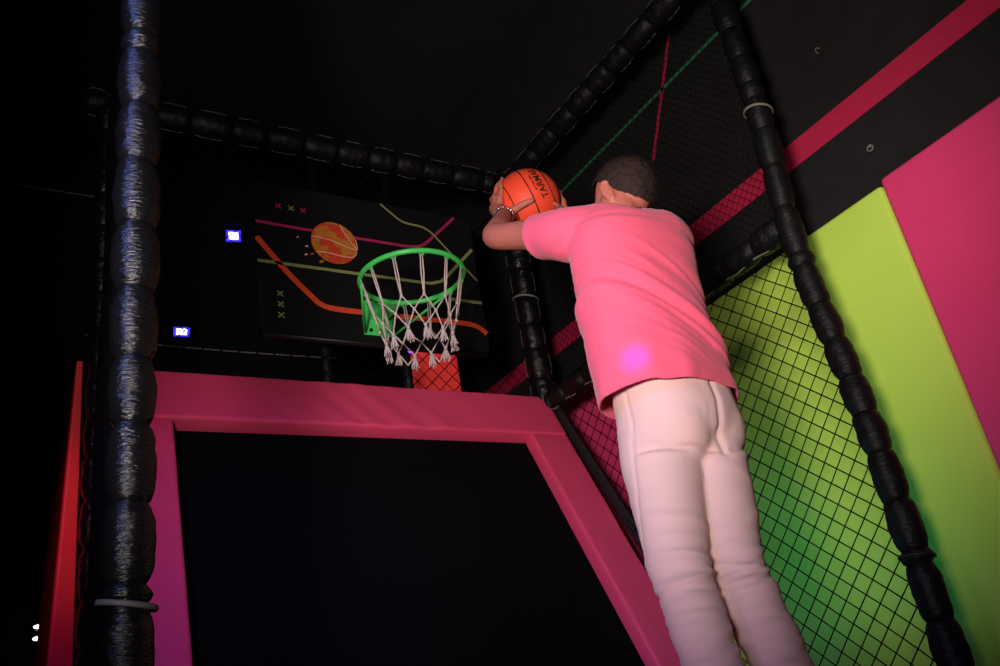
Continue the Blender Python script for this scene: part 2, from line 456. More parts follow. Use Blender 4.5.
# red pad behind the net under the hoop board
o = obj('wall_pad', pad_mesh((1.885, 3.66, 1.6), (2.185, 3.72, 3.02), seed=6), M['red'])
tag(o, 'red padded upright panel behind the net under the hoop board', 'wall pad')

# upright wedge pad on the left
t = thing('wedge_pad', 'tall narrow red padded wedge standing at the far left behind the posts', 'wall pad', (.34,3.4,0))
def wedge(xlt, xlb, xrt, xrb, y0, y1, z0, z1, bev):
    bm = bmesh.new()
    P = [(xlb,y0,z0),(xrb,y0,z0),(xrb,y1,z0),(xlb,y1,z0),(xlt,y0,z1),(xrt,y0,z1),(xrt,y1,z1),(xlt,y1,z1)]
    v = [bm.verts.new(p) for p in P]
    for f in ((0,1,2,3),(7,6,5,4),(0,4,5,1),(1,5,6,2),(2,6,7,3),(3,7,4,0)): bm.faces.new([v[i] for i in f])
    bmesh.ops.bevel(bm, geom=bm.edges[:], offset=bev, segments=3, profile=.5, affect='EDGES'); return bm
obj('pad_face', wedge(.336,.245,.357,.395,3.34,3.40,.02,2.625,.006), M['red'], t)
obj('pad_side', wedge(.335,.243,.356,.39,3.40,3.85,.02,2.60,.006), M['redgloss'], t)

# ------------------------------------------------------------------ hoop
YB = 3.138
t = thing('basketball_hoop', 'black basketball hoop board with neon line print and green rim', 'basketball hoop', (1.5,YB,2.72))
hx0, hx1, hz0, hz1 = .974, 2.050, 2.717, 3.455
def rounded(x0, x1, z0, z1, r, n=8):
    out = []
    for cx, cz, a0 in ((x1-r,z1-r,0),(x0+r,z1-r,90),(x0+r,z0+r,180),(x1-r,z0+r,270)):
        for k in range(n+1):
            a = math.radians(a0+90*k/n); out.append((cx+r*math.cos(a), cz+r*math.sin(a)))
    return out
bm = bmesh.new()
ol = rounded(hx0, hx1, hz0, hz1, .035)
fr_ = [bm.verts.new((x, YB, z)) for x, z in ol]; bk = [bm.verts.new((x, YB+.028, z)) for x, z in ol]
bm.faces.new(fr_); bm.faces.new(bk[::-1])
for k in range(len(ol)): bm.faces.new((fr_[k], bk[k], bk[(k+1)%len(ol)], fr_[(k+1)%len(ol)]))
def band(pts, w, mi, y=YB-.0012):
    n = len(pts); L, R_ = [], []
    P = [V((a,b)) for a,b in pts]
    for i in range(n):
        d = (P[min(i+1,n-1)]-P[max(i-1,0)]).normalized(); nn = V((-d.y, d.x))*w/2
        L.append(bm.verts.new((P[i].x+nn.x, y, P[i].y+nn.y))); R_.append(bm.verts.new((P[i].x-nn.x, y, P[i].y-nn.y)))
    for i in range(n-1):
        f = bm.faces.new((L[i], R_[i], R_[i+1], L[i+1])); f.material_index = mi
def curve(pts, n=6):
    P, _ = smoothchain([(a,b,0) for a,b in pts], [1]*len(pts), n); return [(p.x,p.y) for p in P]
band(curve([(hx0+.004,3.245),(1.173,3.241),(1.357,3.238),(1.60,3.236),(1.69,3.236),(1.735,3.243),(1.778,3.262),(1.85,3.33),(1.965,3.447)]), .014, 1)
band(curve([(hx0+.004,3.165),(1.106,3.006),(1.215,2.893),(1.245,2.870),(1.30,2.857),(1.441,2.855),(1.607,2.856),(1.858,2.858),(1.96,2.856),(2.01,2.843),(2.046,2.815)]), .026, 2)
band(curve([(hx0+.004,3.049),(1.296,3.049),(1.63,3.049),(1.77,3.050),(1.82,3.062),(1.87,3.094),(2.040,3.276)]), .015, 3)
band([(1.88,2.979),(2.046,2.979)], .016, 3, YB-.001)
band(curve([(1.574,3.450),(1.625,3.408),(1.665,3.378),(1.70,3.366),(1.765,3.362),(1.80,3.352),(1.835,3.326),(1.923,3.228),(2.041,3.10)]), .011, 3, YB-.0016)
def xmark(x, z, s, mi):
    for sg in (1,-1): band([(x-s,z-s*sg),(x+s,z+s*sg)], .006, mi, YB-.001-.0004*(sg+1))
xmark(1.079,3.342,.012,1); xmark(1.138,3.341,.012,3); xmark(1.192,3.339,.012,1)
for z in (2.901,2.851,2.800): xmark(1.067,z,.012,3)
# printed ball: disc and seam lines
dc = V((1.327, 3.192)); dr = .108
ds = [bm.verts.new((dc.x+dr*math.cos(a), YB-.002, dc.y+dr*math.sin(a))) for a in [2*PI*k/48 for k in range(48)]]
f = bm.faces.new(ds); f.material_index = 4
def onball(pts): band(curve([(dc.x+dr*a, dc.y+dr*b) for a,b in pts]), .0045, 5, YB-.003)
onball([(-.98,.18),(-.5,.16),(0,.06),(.5,-.10),(.97,-.22)])
onball([(.30,.95),(.45,.6),(.7,.2),(.97,-.15)])
onball([(-.8,-.55),(-.4,-.52),(.1,-.58),(.5,-.60),(.80,-.55),(.95,-.3)])
onball([(.97,-.22),(.99,0),(.95,.3)])
for a, b, s in ((-.62,-.98,.010),(-1.0,-.68,.008),(-1.25,-.75,.007),(-1.2,-.35,.006),(-1.55,.02,.005)):
    band([(dc.x+dr*a-s,dc.y+dr*b-s*.3),(dc.x+dr*a+s,dc.y+dr*b+s*.4)], s, 5 if s < .008 else 4, YB-.001)
obj('backboard', bm, [M['board'],M['b_pink'],M['b_orange'],M['b_pale'],M['b_ball'],M['b_cream']], t, smooth=False)
bm = bmesh.new()
tube(bm, [(hx0+.02,YB+.014,hz0-.008),(hx1-.02,YB+.014,hz0-.008)], 1, 8, ab=[(.012,.018)]*2, up=(0,0,1)); obj('edge_trim', bm, M['board'], t)
rc = V((1.487,2.758,2.822)); rr = .2095
bm = bmesh.new(); tube(bm, [rc+V((rr*math.cos(a),rr*math.sin(a),0)) for a in [2*PI*k/72 for k in range(72)]], .0105, 12, closed=True)
rimo = obj('rim', bm, M['rim'], t)
for k in range(12):
    bm = bmesh.new()
    a = 2*PI*(k+.5)/12; c = rc+V((rr*math.cos(a),rr*math.sin(a),-.010)); d = V((-math.sin(a),math.cos(a),0))
    tube(bm, [c+d*.010*math.cos(b)+V((0,0,.012*math.sin(b))) for b in [PI+k2*PI/8 for k2 in range(9)]], .0024, 6)
    obj('net_hook', bm, M['rim'], rimo)
bm = bmesh.new(); box(bm, (1.425,YB-.010,2.745), (1.57,YB-.001,2.915), bev=.003)
box(bm, (1.462,YB-.172,2.813), (1.533,YB-.006,2.823), bev=.003)
obj('bracket', bm, M['rim'], t)
for sg in (-1,1):
    bm = bmesh.new(); a = PI/2+sg*1.35
    tube(bm, [rc+V((-sg*rr*math.sin(1.35), rr*math.cos(1.35), -.004)), V((1.4975-sg*.066, YB-.008, 2.752))], .0055, 8); obj('brace', bm, M['rim'], t)
for x in (1.455,1.54):
    for z in (2.765,2.895):
        bm = bmesh.new(); tube(bm, [(x,YB-.009,z),(x,YB-.018,z)], .008, 6); obj('bolt', bm, M['steel'], t, smooth=False)
for x in (1.33,1.72):
    bm = bmesh.new(); tube(bm, [(x,YC+.05,1.6),(x,YC+.05,ZR+.05)], .022, 12); obj('support_pole', bm, M['steel'], t)
    for z in (2.85,3.30):
        bm = bmesh.new(); box(bm, (x-.03,YB+.027,z-.03),(x+.03,YC+.04,z+.03), bev=.004); obj('mounting_clamp', bm, M['steel'], t)
# hoop net
bm = bmesh.new(); rb = .0030
def NP(k, lv):        # node ring
    z, r = [(-.012,.207),(-.165,.170),(-.225,.151),(-.285,.134),(-.335,.125)][lv]
    a = 2*PI*(k+.5)/12 + .03*noise.noise(V((k*1.7,lv*2.3,4)))
    jit = .012*(lv>0)
    return rc + V((r*math.cos(a), r*math.sin(a), z + jit*noise.noise(V((k*2.1,lv*3.7,1)))))
def strand(a, b, off=0., sag=0.):
    m = (a+b)/2; d = (a-rc); d.z = 0; n = V((-d.y,d.x,0)).normalized()
    tube(bm, [a+n*off, a.lerp(b,.5)+n*off*1.2+V((0,0,-sag)), b+n*off*.3], rb, 6)
def knot(p): ellipsoid(bm, p, (.007,.007,.009), seg=8)
for k in range(12):
    for s in (-.0042,.0042): strand(NP(k,0), NP(k,1), s)
    knot(NP(k,1))
    strand(NP(k,1), NP(k+.5,2)); strand(NP(k+1,1), NP(k+.5,2)); knot(NP(k+.5,2))
    strand(NP(k+.5,2), NP(k,3)); strand(NP(k+.5,2), NP(k+1,3)); knot(NP(k,3))
    strand(NP(k,3), NP(k+.5,4)) if k % 2 == 0 else None
    strand(NP(k+1,3), NP(k+.5,4)) if k % 2 == 0 else None
hn = obj('hoop_net', bm, M['cord'], t)
for k in range(12):
    b0 = NP(k,3); bm = bmesh.new()
    ln = .055+.012*noise.noise(V((k*3.3,1,1)))
    sw = V((.02*noise.noise(V((k*5.1,3,2))), .02*noise.noise(V((k*4.3,7,2))), 0))
    for q in range(9):
        a = 2*PI*q/9+k; e = V((math.cos(a),math.sin(a),0))
        tube(bm, [b0, b0+V((0,0,-ln*.35))+e*.005+sw*.3, b0+V((0,0,-ln*.7))+e*.011+sw*.7, b0+V((0,0,-ln*random.uniform(.85,1.1)))+e*random.uniform(.008,.017)+sw], [.0034,.0036,.0034,.0022], 5)
    ellipsoid(bm, b0+V((0,0,-ln*.3))+sw*.3, (.009,.009,.008), seg=8)
    obj('tassel', bm, M['cord'], hn)

# ------------------------------------------------------------------ basketball
BC = V((1.641,2.109,2.793)); BR = .115
CAM = V((0,0,H))
tw = (CAM-BC).normalized()
camM = Matrix(((.85687,-.09361,-.50697),(-.49203,-.44205,-.75),(-.1539,.89209,-.42483)))
ri = camM.col[0].copy(); ri = (ri-tw*ri.dot(tw)).normalized(); upv = tw.cross(ri).normalized()
BF = Matrix((ri,upv,tw)).transposed()          # ball frame: x right, y up, z towards where the photo was taken
def bdir(x, y, z=None):
    if z is None: z = math.sqrt(max(0,1-x*x-y*y))
    return (BF @ V((x,y,z))).normalized()
t = thing('basketball', 'orange basketball with black seams held up in both hands', 'basketball', BC)
bm = bmesh.new(); bmesh.ops.create_icosphere(bm, subdivisions=5, radius=BR)
for v in bm.verts: v.co += BC
obj('ball', bm, M['ball'], t)
nA = (BF @ V((.893,.402,-.196))).normalized()
p1 = (BF @ V((-.41,.91,0))); p1 = (p1-nA*p1.dot(nA)).normalized(); p2 = nA.cross(p1)
def small_circle(off, wob=0):
    r = math.sqrt(1-off*off)
    return [BC+(nA*off+(p1*math.cos(a)+p2*math.sin(a))*r)*BR for a in [2*PI*k/72 for k in range(72)]]
def seam(pts, up):
    bm = bmesh.new(); tube(bm, pts, .0022, 8, closed=True, up=up); obj('seam', bm, M['black'], t)
seam(small_circle(0), nA); seam(small_circle(.62), nA); seam(small_circle(-.60), nA)
seam([BC+(nA*math.cos(a)+p1*math.sin(a))*BR for a in [2*PI*k/72 for k in range(72)]], p2)
def lettering(txt, size, off, ang0, name, flip=1):
    cu = bpy.data.curves.new('txt','FONT'); cu.body = txt; cu.size = size; cu.align_x = 'CENTER'; cu.align_y = 'CENTER'; cu.offset = .0007
    o = bpy.data.objects.new('txt', cu); C.objects.link(o); me = evaluated(o)
    bpy.data.objects.remove(o)
    bm = bmesh.new(); bm.from_mesh(me)
    bmesh.ops.triangulate(bm, faces=bm.faces[:]); bmesh.ops.subdivide_edges(bm, edges=[e for e in bm.edges if e.calc_length()>.006], cuts=2)
    for v in bm.verts:
        a = ang0 + v.co.x/(BR*math.sqrt(1-off*off))*flip; o_ = off - v.co.y/BR
        d = nA*o_ + (p1*math.cos(a)+p2*math.sin(a))*math.sqrt(max(0,1-o_*o_))
        v.co = BC + d.normalized()*(BR+.0011)
    o = obj(name, bm, M['ink'], t, smooth=False); return o
# angle along the seam: the R sits near image offset (.34,.53)
pr = bdir(.27,.62); a0 = math.atan2(pr.dot(p2), pr.dot(p1))
s_ = -1
lettering('TARMAK', .034, .385, a0, 'lettering', s_)
lettering('size 7  indoor outdoor', .007, .19, a0, 'small_print', s_)

# ------------------------------------------------------------------ person
def az(d): return V((math.cos(math.radians(d)), -math.sin(math.radians(d)), 0)), V((math.sin(math.radians(d)), math.cos(math.radians(d)), 0))
LAT, FWD = az(4); PLAT, PFWD = az(-6)
UP = V((0,0,1))
pelvis=V((1.501,1.511,1.703)); neck=V((1.500,1.512,2.350)); head=V((1.518,1.515,2.374))
ls=V((1.350,1.585,2.280)); le=V((1.322,1.885,2.450)); lw=V((1.490,2.060,2.672))
rs=V((1.632,1.520,2.248)); re=V((1.700,1.800,2.470)); rw=V((1.748,2.035,2.690))
lh=V((1.436,1.532,1.676)); lk=V((1.347,1.464,1.369)); la=V((1.275,1.340,1.000))
rh=V((1.559,1.509,1.665)); rk=V((1.485,1.442,1.350)); ra=V((1.400,1.272,.985))

person = thing('person', 'person in pink shirt and pale trousers jumping, both arms raised with a basketball', 'person', (1.35,1.3,.9))
body = bmesh.new()
# torso inside the clothes
loft(body, [(pelvis+V((0,0,-.02)),PLAT,PFWD,.13,.09),(pelvis+V((0,0,.06)),PLAT,PFWD,.145,.10),(V((1.49,1.524,1.93)),LAT,FWD,.125,.085),
            (V((1.484,1.52,2.12)),LAT,FWD,.14,.095),(V((1.494,1.51,2.23)),LAT,FWD,.13,.075),(V((1.478,1.522,2.268)),LAT,FWD,.112,.084),(V((1.474,1.526,2.305)),LAT,FWD,.080,.066)])
def limb(pts, rs_, n=5): P, R = smoothchain(pts, rs_, n); capsule(body, P, R)
limb([neck+V((-.022,.012,-.075)), neck+V((-.006,.008,.01)), head+V((0,.01,-.02))], [.058,.055,.052])
limb([ls+V((.05,-.02,-.01)), ls.lerp(le,.25), ls.lerp(le,.6), le, le.lerp(lw,.25), le.lerp(lw,.65), lw], [.055,.049,.044,.040,.041,.033,.026])
limb([rs+V((-.05,-.02,-.01)), rs.lerp(re,.25), rs.lerp(re,.6), re, re.lerp(rw,.25), re.lerp(rw,.65), rw], [.055,.049,.044,.040,.041,.033,.026])
limb([lh, lh.lerp(lk,.5), lk, lk.lerp(la,.3), la], [.080,.066,.050,.050,.034])
limb([rh, rh.lerp(rk,.5), rk, rk.lerp(ra,.3), ra], [.080,.066,.050,.050,.034])
for an in (la, ra):
    limb([an+V((-.01,-.035,-.045)), an+V((0,.03,-.075)), an+V((.015,.10,-.12)), an+V((.02,.14,-.15))], [.030,.036,.033,.022])
# head
HL, HF = az(-10)
pitch = Quaternion(HL, math.radians(-15))
HR = Matrix((HL, pitch @ HF, pitch @ UP)).transposed()
def hp(x,y,z): return head + HR @ V((x,y,z))
ellipsoid(body, hp(0,-.012,.030), (.072,.092,.088), HR)
ellipsoid(body, hp(0,.035,.005), (.062,.058,.080), HR)
ellipsoid(body, hp(0,.055,-.055), (.045,.042,.040), HR)
capsule(body, [hp(-.048,.01,-.045), hp(0,.078,-.075), hp(.048,.01,-.045)], [.022,.022,.022])
capsule(body, [hp(0,.092,.015), hp(0,.108,-.012), hp(0,.114,-.022)], [.008,.011,.012])     # nose
for sg in (-1,1):
    ellipsoid(body, hp(sg*.014,.104,-.026), (.008,.009,.007), HR)
    capsule(body, [hp(sg*.012,.095,.030), hp(sg*.032,.092,.036), hp(sg*.052,.076,.030)], [.007,.009,.007])   # brow
    ellipsoid(body, hp(sg*.046,.070,-.012), (.018,.018,.014), HR)
    # ear: shell, rim and lobe
    er = HR @ Matrix.Rotation(sg*-.45, 3, 'Z')
    ellipsoid(body, hp(sg*.079,-.006,.000), (.008,.015,.034), er)
    ring = [hp(sg*(.083+.004*math.cos(a)), -.008+.014*math.cos(a), .002+.034*math.sin(a)) for a in [-2.0+k*.42 for k in range(11)]]
    capsule(body, ring, [.0048]*11, 8)
    ellipsoid(body, hp(sg*.078,-.001,-.036), (.006,.008,.009), er)
capsule(body, [hp(-.022,.094,-.050), hp(0,.102,-.049), hp(.022,.094,-.050)], [.005,.0075,.005])   # lips
capsule(body, [hp(-.018,.093,-.060), hp(0,.100,-.061), hp(.018,.093,-.060)], [.005,.0075,.005])
# hands: chains over the surface of the ball (ball frame, unit radius)
def onb(x, y, z, lift=.0075):
    d = (BF @ V((x,y,z))).normalized(); return BC + d*(BR+lift)
def finger(pts, r0, r1, lift=.0075):
    P = [onb(*p, lift) for p in pts]
    n = len(P); P, R = smoothchain(P, [r0+(r1-r0)*i/(n-1) for i in range(n)], 4)
    R = [r*(1+.07*math.cos(i*PI/4*1.0)) for i, r in enumerate(R)]
    capsule(body, P, R, 12)
# left hand
wl = lw
pc = onb(-.80,-.18,.42,.016)
capsule(body, [wl, wl.lerp(pc,.5), pc], [.026,.028,.024], 14)
kn = {'i':onb(-.74,.10,.62,.012),'m':onb(-.92,.12,.36,.012),'r':onb(-1.0,.06,.06,.012),'p':onb(-.98,-.06,-.22,.012)}
for k in kn.values(): capsule(body, [wl.lerp(pc,.6), k], [.019,.0125], 12)
capsule(body, [kn['i'],kn['m'],kn['r'],kn['p']], [.012]*4, 12)
finger([(-.74,.10,.62),(-.76,.28,.58),(-.79,.44,.44),(-.80,.58,.30),(-.79,.68,.16)], .0095, .0070)
finger([(-.92,.12,.36),(-.97,.28,.24),(-.97,.46,.08),(-.90,.58,-.10),(-.84,.66,-.24)], .0098, .0072)
finger([(-1.0,.06,.06),(-1.0,.22,-.10),(-.96,.36,-.28),(-.88,.48,-.44),(-.80,.54,-.56)], .0092, .0068)
finger([(-.98,-.06,-.22),(-.94,.06,-.40),(-.88,.16,-.56),(-.80,.24,-.68)], .0082, .0062)
capsule(body, [wl.lerp(pc,.35), onb(-.60,-.36,.72,.010), onb(-.40,-.24,.88,.009)], [.024,.021,.0165], 14)
finger([(-.44,-.27,.86),(-.26,-.15,.95),(-.08,-.05,1.0),(.10,.02,.99)], .0155, .0100, .0095)
# right hand
wr = rw
pc = onb(.94,-.34,-.26,.016)
capsule(body, [wr, wr.lerp(pc,.5), pc], [.026,.028,.024], 14)
kn = {'i':onb(.98,.02,-.20,.012),'m':onb(.90,.06,-.45,.012),'r':onb(.76,.02,-.66,.012),'p':onb(.60,-.10,-.80,.012)}
for k in kn.values(): capsule(body, [wr.lerp(pc,.6), k], [.019,.0125], 12)
capsule(body, [kn['i'],kn['m'],kn['r'],kn['p']], [.012]*4, 12)
finger([(.98,.02,-.20),(.92,.22,-.30),(.83,.38,-.40),(.72,.52,-.48),(.64,.60,-.54)], .0095, .0070)
finger([(.90,.06,-.45),(.80,.24,-.56),(.68,.38,-.64),(.56,.50,-.70),(.46,.58,-.74)], .0098, .0072)
finger([(.76,.02,-.66),(.64,.18,-.76),(.50,.32,-.82),(.38,.42,-.86)], .0092, .0068)
finger([(.60,-.10,-.80),(.46,.04,-.90),(.32,.14,-.95),(.20,.20,-.98)], .0082, .0062)
capsule(body, [wr.lerp(pc,.35), onb(.98,-.26,.34,.010), onb(.92,-.18,.44,.009)], [.022,.017,.0125], 14)
finger([(.92,-.20,.42),(.86,-.14,.52),(.80,-.09,.60),(.74,-.06,.68)], .0115, .0085, .0085)
bmesh_body = remesh(body, .0042, 4, .5)
bo = link('body', bmesh_body, M['skin'], person)

for sg in (-1,1):
    bm = bmesh.new(); ellipsoid(bm, hp(sg*.031,.080,.014), (.0125,.0125,.0125), seg=16); obj('eye', bm, M['eye'], person)

# hair: close cropped cap with a grown-in outline
bm = bmesh.new()
bmesh.ops.create_icosphere(bm, subdivisions=6, radius=1)
cut = []
for v in bm.verts:
    d = v.co.copy()
    p = V((d.x*.0775, d.y*.0985-.012, d.z*.0945+.030))
    if p.y > .01 and p.z > -.02:           # fuller front
        p.y += .006*(p.y/.09)
    v.co = p
    # hairline: low at the nape, rounded above the ear, higher at temple and forehead
    y, z, x = p.y, p.z, abs(p.x)
    line = -.064 if y < -.055 else (-.064 + (y+.055)/.045*.074 if y < -.010 else (.016+ (y+.010)*2.2 if y < .02 else .080))
    line += .006*noise.noise(p*60)
    if z < line: cut.append(v)
bmesh.ops.delete(bm, geom=cut, context='VERTS')
for v in bm.verts:
    v.co += v.co.normalized()*(.0035*noise.noise(v.co*55)+.0018*noise.noise(v.co*160))
base_pts = [(f.calc_center_median(), f.normal.copy()) for f in bm.faces]
# short strands
for c, n in random.sample(base_pts, min(6500, len(base_pts))):
    n = c.normalized()*.9 + V((random.uniform(-.5,.5),random.uniform(-.5,.5),random.uniform(-.9,.2)))
    n.normalize(); s = n.orthogonal().normalized()*.0006
    a = bm.verts.new(c-s); b = bm.verts.new(c+s); e = bm.verts.new(c+n*random.uniform(.005,.009)); bm.faces.new((a,b,e))
for v in bm.verts: v.co = head + HR @ v.co
me = bpy.data.meshes.new('hair'); bm.to_mesh(me); bm.free()
link('hair', me, M['hair'], person)

# shirt
bm = bmesh.new()
def R_(c, a, b, lat=LAT, fo=FWD): return (V(c), lat, fo, a, b)
loft(bm, [R_((1.495,1.519,1.72),.191,.139,PLAT,PFWD), R_((1.493,1.519,1.80),.190,.139,PLAT,PFWD), R_((1.488,1.524,1.93),.180,.128),
          R_((1.483,1.522,2.06),.178,.124), R_((1.484,1.515,2.17),.182,.122), R_((1.484,1.510,2.230),.174,.112),
          R_((1.482,1.514,2.266),.150,.098), R_((1.476,1.522,2.296),.122,.088), R_((1.472,1.528,2.320),.100,.082), R_((1.472,1.530,2.385),.094,.078)])
P, R2 = smoothchain([ls+V((.075,-.03,-.015)), ls+V((.01,.0,-.005)), ls.lerp(le,.28)+V((0,0,-.006)), ls.lerp(le,.50)+V((0,0,-.008)), ls.lerp(le,.75)], [.086,.080,.068,.059,.057], 4); capsule(bm, P, R2, 20)
P, R2 = smoothchain([rs+V((-.075,-.03,-.015)), rs+V((-.01,0,-.005)), rs.lerp(re,.30), rs.lerp(re,.55), rs.lerp(re,.8)], [.088,.082,.074,.068,.066], 4); capsule(bm, P, R2, 20)
me = remesh(bm, .006, 10, .5)
bm = bmesh.new(); bm.from_mesh(me); bpy.data.meshes.remove(me)
bm.normal_update()
nrm = {v: v.normal.copy() for v in bm.verts}
cen = V((1.488,1.518,0))
for v in bm.verts:
    d = v.co-cen; u = d.dot(LAT); w = v.co.z; f = d.dot(FWD); n = nrm[v]
    inarm = max(0, min(1, (f-.11)/.05))
    # long diagonal drapes over the lower back, from the left side down to the right hip
    s = w + .72*u + .10*f; tt = .72*w - u
    env = math.exp(-((s-1.985)/.13)**2) * max(0, min(1, (2.20-w)/.10)) * max(0, min(1,(w-1.74)/.08))
    a = .027*env*(noise.noise(V((s*20, tt*2.2, 1.3)))) + .017*env*(.35-abs(noise.noise(V((s*30, tt*2.6, 7.1)))))
    # gathered creases towards the raised arms, fine creases over the upper back
    e2 = math.exp(-((w-2.24)/.07)**2)*(1-inarm)
    a += .004*e2*noise.noise(V((w*45+u*5, u*5, 3.3)))
    a += .005*noise.noise(V((u*5, w*5, f*5)))
    if inarm: a += .006*inarm*noise.noise(V((f*26, w*8, u*8)))
    e3 = max(0, min(1, (1.92-w)/.12))
    a += .012*e3*(noise.noise(V((math.atan2(u,-f)*2.6, w*3, 5.5)))+.35)
    if w < 1.86: a = max(a, .001+.4*a)
    v.co += n*a
# openings: hem, collar, cuffs
def cutoff(v):
    p = v.co
    hem = 1.763 - .006*(p-cen).dot(LAT)/.18
    if p.z < hem: return True
    dcol = (p-V((1.472,1.528,2.314)))
    if dcol.z > .30*dcol.dot(FWD) + .28*abs(dcol.dot(LAT)) - .002 and math.hypot(dcol.x,dcol.y) < .135: return True
    for a, b, k in ((ls,le,.40),(rs,re,.55)):
        d = (b-a).normalized(); q = p-a
        s = q.dot(d)
        if s > (b-a).length*k + .38*(q-d*s).z and (q-d*s).length < .14 and p.z > 2.2: return True
    return False
bmesh.ops.delete(bm, geom=[v for v in bm.verts if cutoff(v)], context='VERTS')
# keep the largest island
def keep_largest(bm):
    seen, best = set(), []
    for v in bm.verts:
        if v in seen: continue
        st, comp = [v], []
        seen.add(v)
        while st:
            x = st.pop(); comp.append(x)
            for e in x.link_edges:
                y = e.other_vert(x)
                if y not in seen: seen.add(y); st.append(y)
        if len(comp) > len(best): best = comp
    bs = set(best); bmesh.ops.delete(bm, geom=[v for v in bm.verts if v not in bs], context='VERTS')
keep_largest(bm)
# straighten the open rims
def relax_rims(bm, it=12):
    for _ in range(it):
        new = {}
        for v in bm.verts:
            be = [e for e in v.link_edges if e.is_boundary]
            if len(be) == 2: new[v] = v.co*.4 + (be[0].other_vert(v).co + be[1].other_vert(v).co)*.3
        for v, c in new.items(): v.co = c
relax_rims(bm)
me = bpy.data.meshes.new('shirt'); bm.to_mesh(me); bm.free()
shirt = link('shirt', me, M['shirt'], person)
md = shirt.modifiers.new('thick','SOLIDIFY'); md.thickness = .0035; md.offset = -1

# trousers
bm = bmesh.new()
loft(bm, [R_((1.500,1.512,1.86),.150,.112,PLAT,PFWD), R_((1.500,1.512,1.79),.157,.122,PLAT,PFWD), R_((1.499,1.511,1.72),.160,.130,PLAT,PFWD), R_((1.499,1.513,1.66),.152,.122,PLAT,PFWD), R_((1.499,1.518,1.62),.12,.09,PLAT,PFWD)])
for sg in (-1,1):
    c = pelvis + PLAT*sg*.064 - PFWD*.030 + V((0,0,-.020)); ellipsoid(bm, c, (.088,.090,.115))
ellipsoid(bm, pelvis - PFWD*.034 + V((0,0,.01)), (.085,.084,.105))
def leg(h, k, a, hem):
    P, R2 = smoothchain([h+V((0,0,.02)), h.lerp(k,.30), h.lerp(k,.65), k, k.lerp(a,.30), k.lerp(a,.62), k.lerp(a,hem), a.lerp(k,-.10)], [.096,.093,.081,.070,.066,.061,.057,.054], 5)
    capsule(bm, P, R2, 22)
leg(lh, lk, la, .93); leg(rh, rk, ra, .93)
me = remesh(bm, .0055, 22, .5)
bm = bmesh.new(); bm.from_mesh(me); bpy.data.meshes.remove(me); bm.normal_update()
nrm = {v: v.normal.copy() for v in bm.verts}
def seg_par(p, a, b):
    d = b-a; s = max(0, min(1, (p-a).dot(d)/d.length_squared)); return s, (p-a-d*s).length
for v in bm.verts:
    p = v.co; n = nrm[v]; u = (p-pelvis).dot(PLAT); f = (p-pelvis).dot(PFWD); w = p.z
    dl = min(seg_par(p,lh,lk)[1], seg_par(p,lk,la)[1]); dr_ = min(seg_par(p,rh,rk)[1], seg_par(p,rk,ra)[1])
    side = -1 if dl < dr_ else 1
    h, k, a_ = (lh,lk,la) if side < 0 else (rh,rk,ra)
    a = .004*noise.noise(p*9)
    def crease(q, sharp=1.): return .30-abs(noise.noise(q))*sharp       # soft ridges with sharp valleys
    kz = (w-(k.z-.03)); e = math.exp(-(kz/.075)**2) + .55*math.exp(-((kz+.16)/.10)**2)
    tilt = (p-k).dot(PLAT)*side
    a += e*(.012*crease(V((w*27+tilt*6, u*3+side*3, f*3))) + 0.010*crease(V((w*48-tilt*8, u*5, f*5))) - .003)
    # diagonal pull above the knee
    q = w-(k.z+.075)-.30*tilt; a += .003*math.exp(-(q/.012)**2)*max(0, min(1, -f/.03+.6))
    # creases under the seat and along the thigh
    zc = 1.607 + .10*(abs(u)-.07) + .010*noise.noise(V((u*14,1,1)))
    e = max(0,min(1,-f/.04+.4))*max(0,min(1,(abs(u)-.005)/.02))
    a -= .006*math.exp(-((w-zc)/.006)**2)*e
    a += .003*math.exp(-((w-zc+.014)/.010)**2)*e
    a += .004*math.exp(-((w-1.52)/.07)**2)*crease(V((w*16+u*6*side, u*4, side*4)))
    e = math.exp(-((w-1.71)/.09)**2); a += .003*e*crease(V(((w*.8+u*1.2)*10, (u-w)*2, 9+side)))
    # centre seam at the back
    if f < 0 and w > 1.59: a -= .007*math.exp(-(u/.008)**2)*max(0,min(1,(1.82-w)/.05))
    # stitched side seams
    a -= .003*math.exp(-((f-.01)/.005)**2)*(1 if abs(u) > .09 else 0)
    v.co += n*a
def pant_cut(v):
    for k, a_ in ((lk,la),(rk,ra)):
        d = (a_-k).normalized(); s = (v.co-k).dot(d)
        if s > (a_-k).length*.94 and (v.co-k-d*s).length < .12: return True
    return v.co.z > 1.835
bmesh.ops.delete(bm, geom=[v for v in bm.verts if pant_cut(v)], context='VERTS'); keep_largest(bm); relax_rims(bm)
me = bpy.data.meshes.new('trousers'); bm.to_mesh(me); bm.free()
pants = link('trousers', me, M['pants'], person)
md = pants.modifiers.new('thick','SOLIDIFY'); md.thickness = .003; md.offset = -1
for an in (la, ra):
    bm = bmesh.new()
    P, R2 = smoothchain([an+V((-.01,-.035,-.045)), an+V((0,.03,-.075)), an+V((.015,.10,-.12)), an+V((.02,.145,-.155))], [.035,.041,.038,.026], 4); capsule(bm, P, R2)
    capsule(bm, [an+V((0,.005,.05)), an+V((0,0,-.03))], [.042,.040])
    link('sock', remesh(bm, .006, 6), M['sock'], person)
# bracelet round the left wrist: small linked beads
bm = bmesh.new()
fd = (lw-le).normalized(); nx = fd.orthogonal().normalized(); ny = fd.cross(nx); c = lw-fd*.012
for k in range(22):
    a = 2*PI*k/22; ellipsoid(bm, c+(nx*math.cos(a)+ny*math.sin(a))*.0315, (.0042,.0042,.0042), seg=8)
obj('bracelet', bm, M['silver'], person)

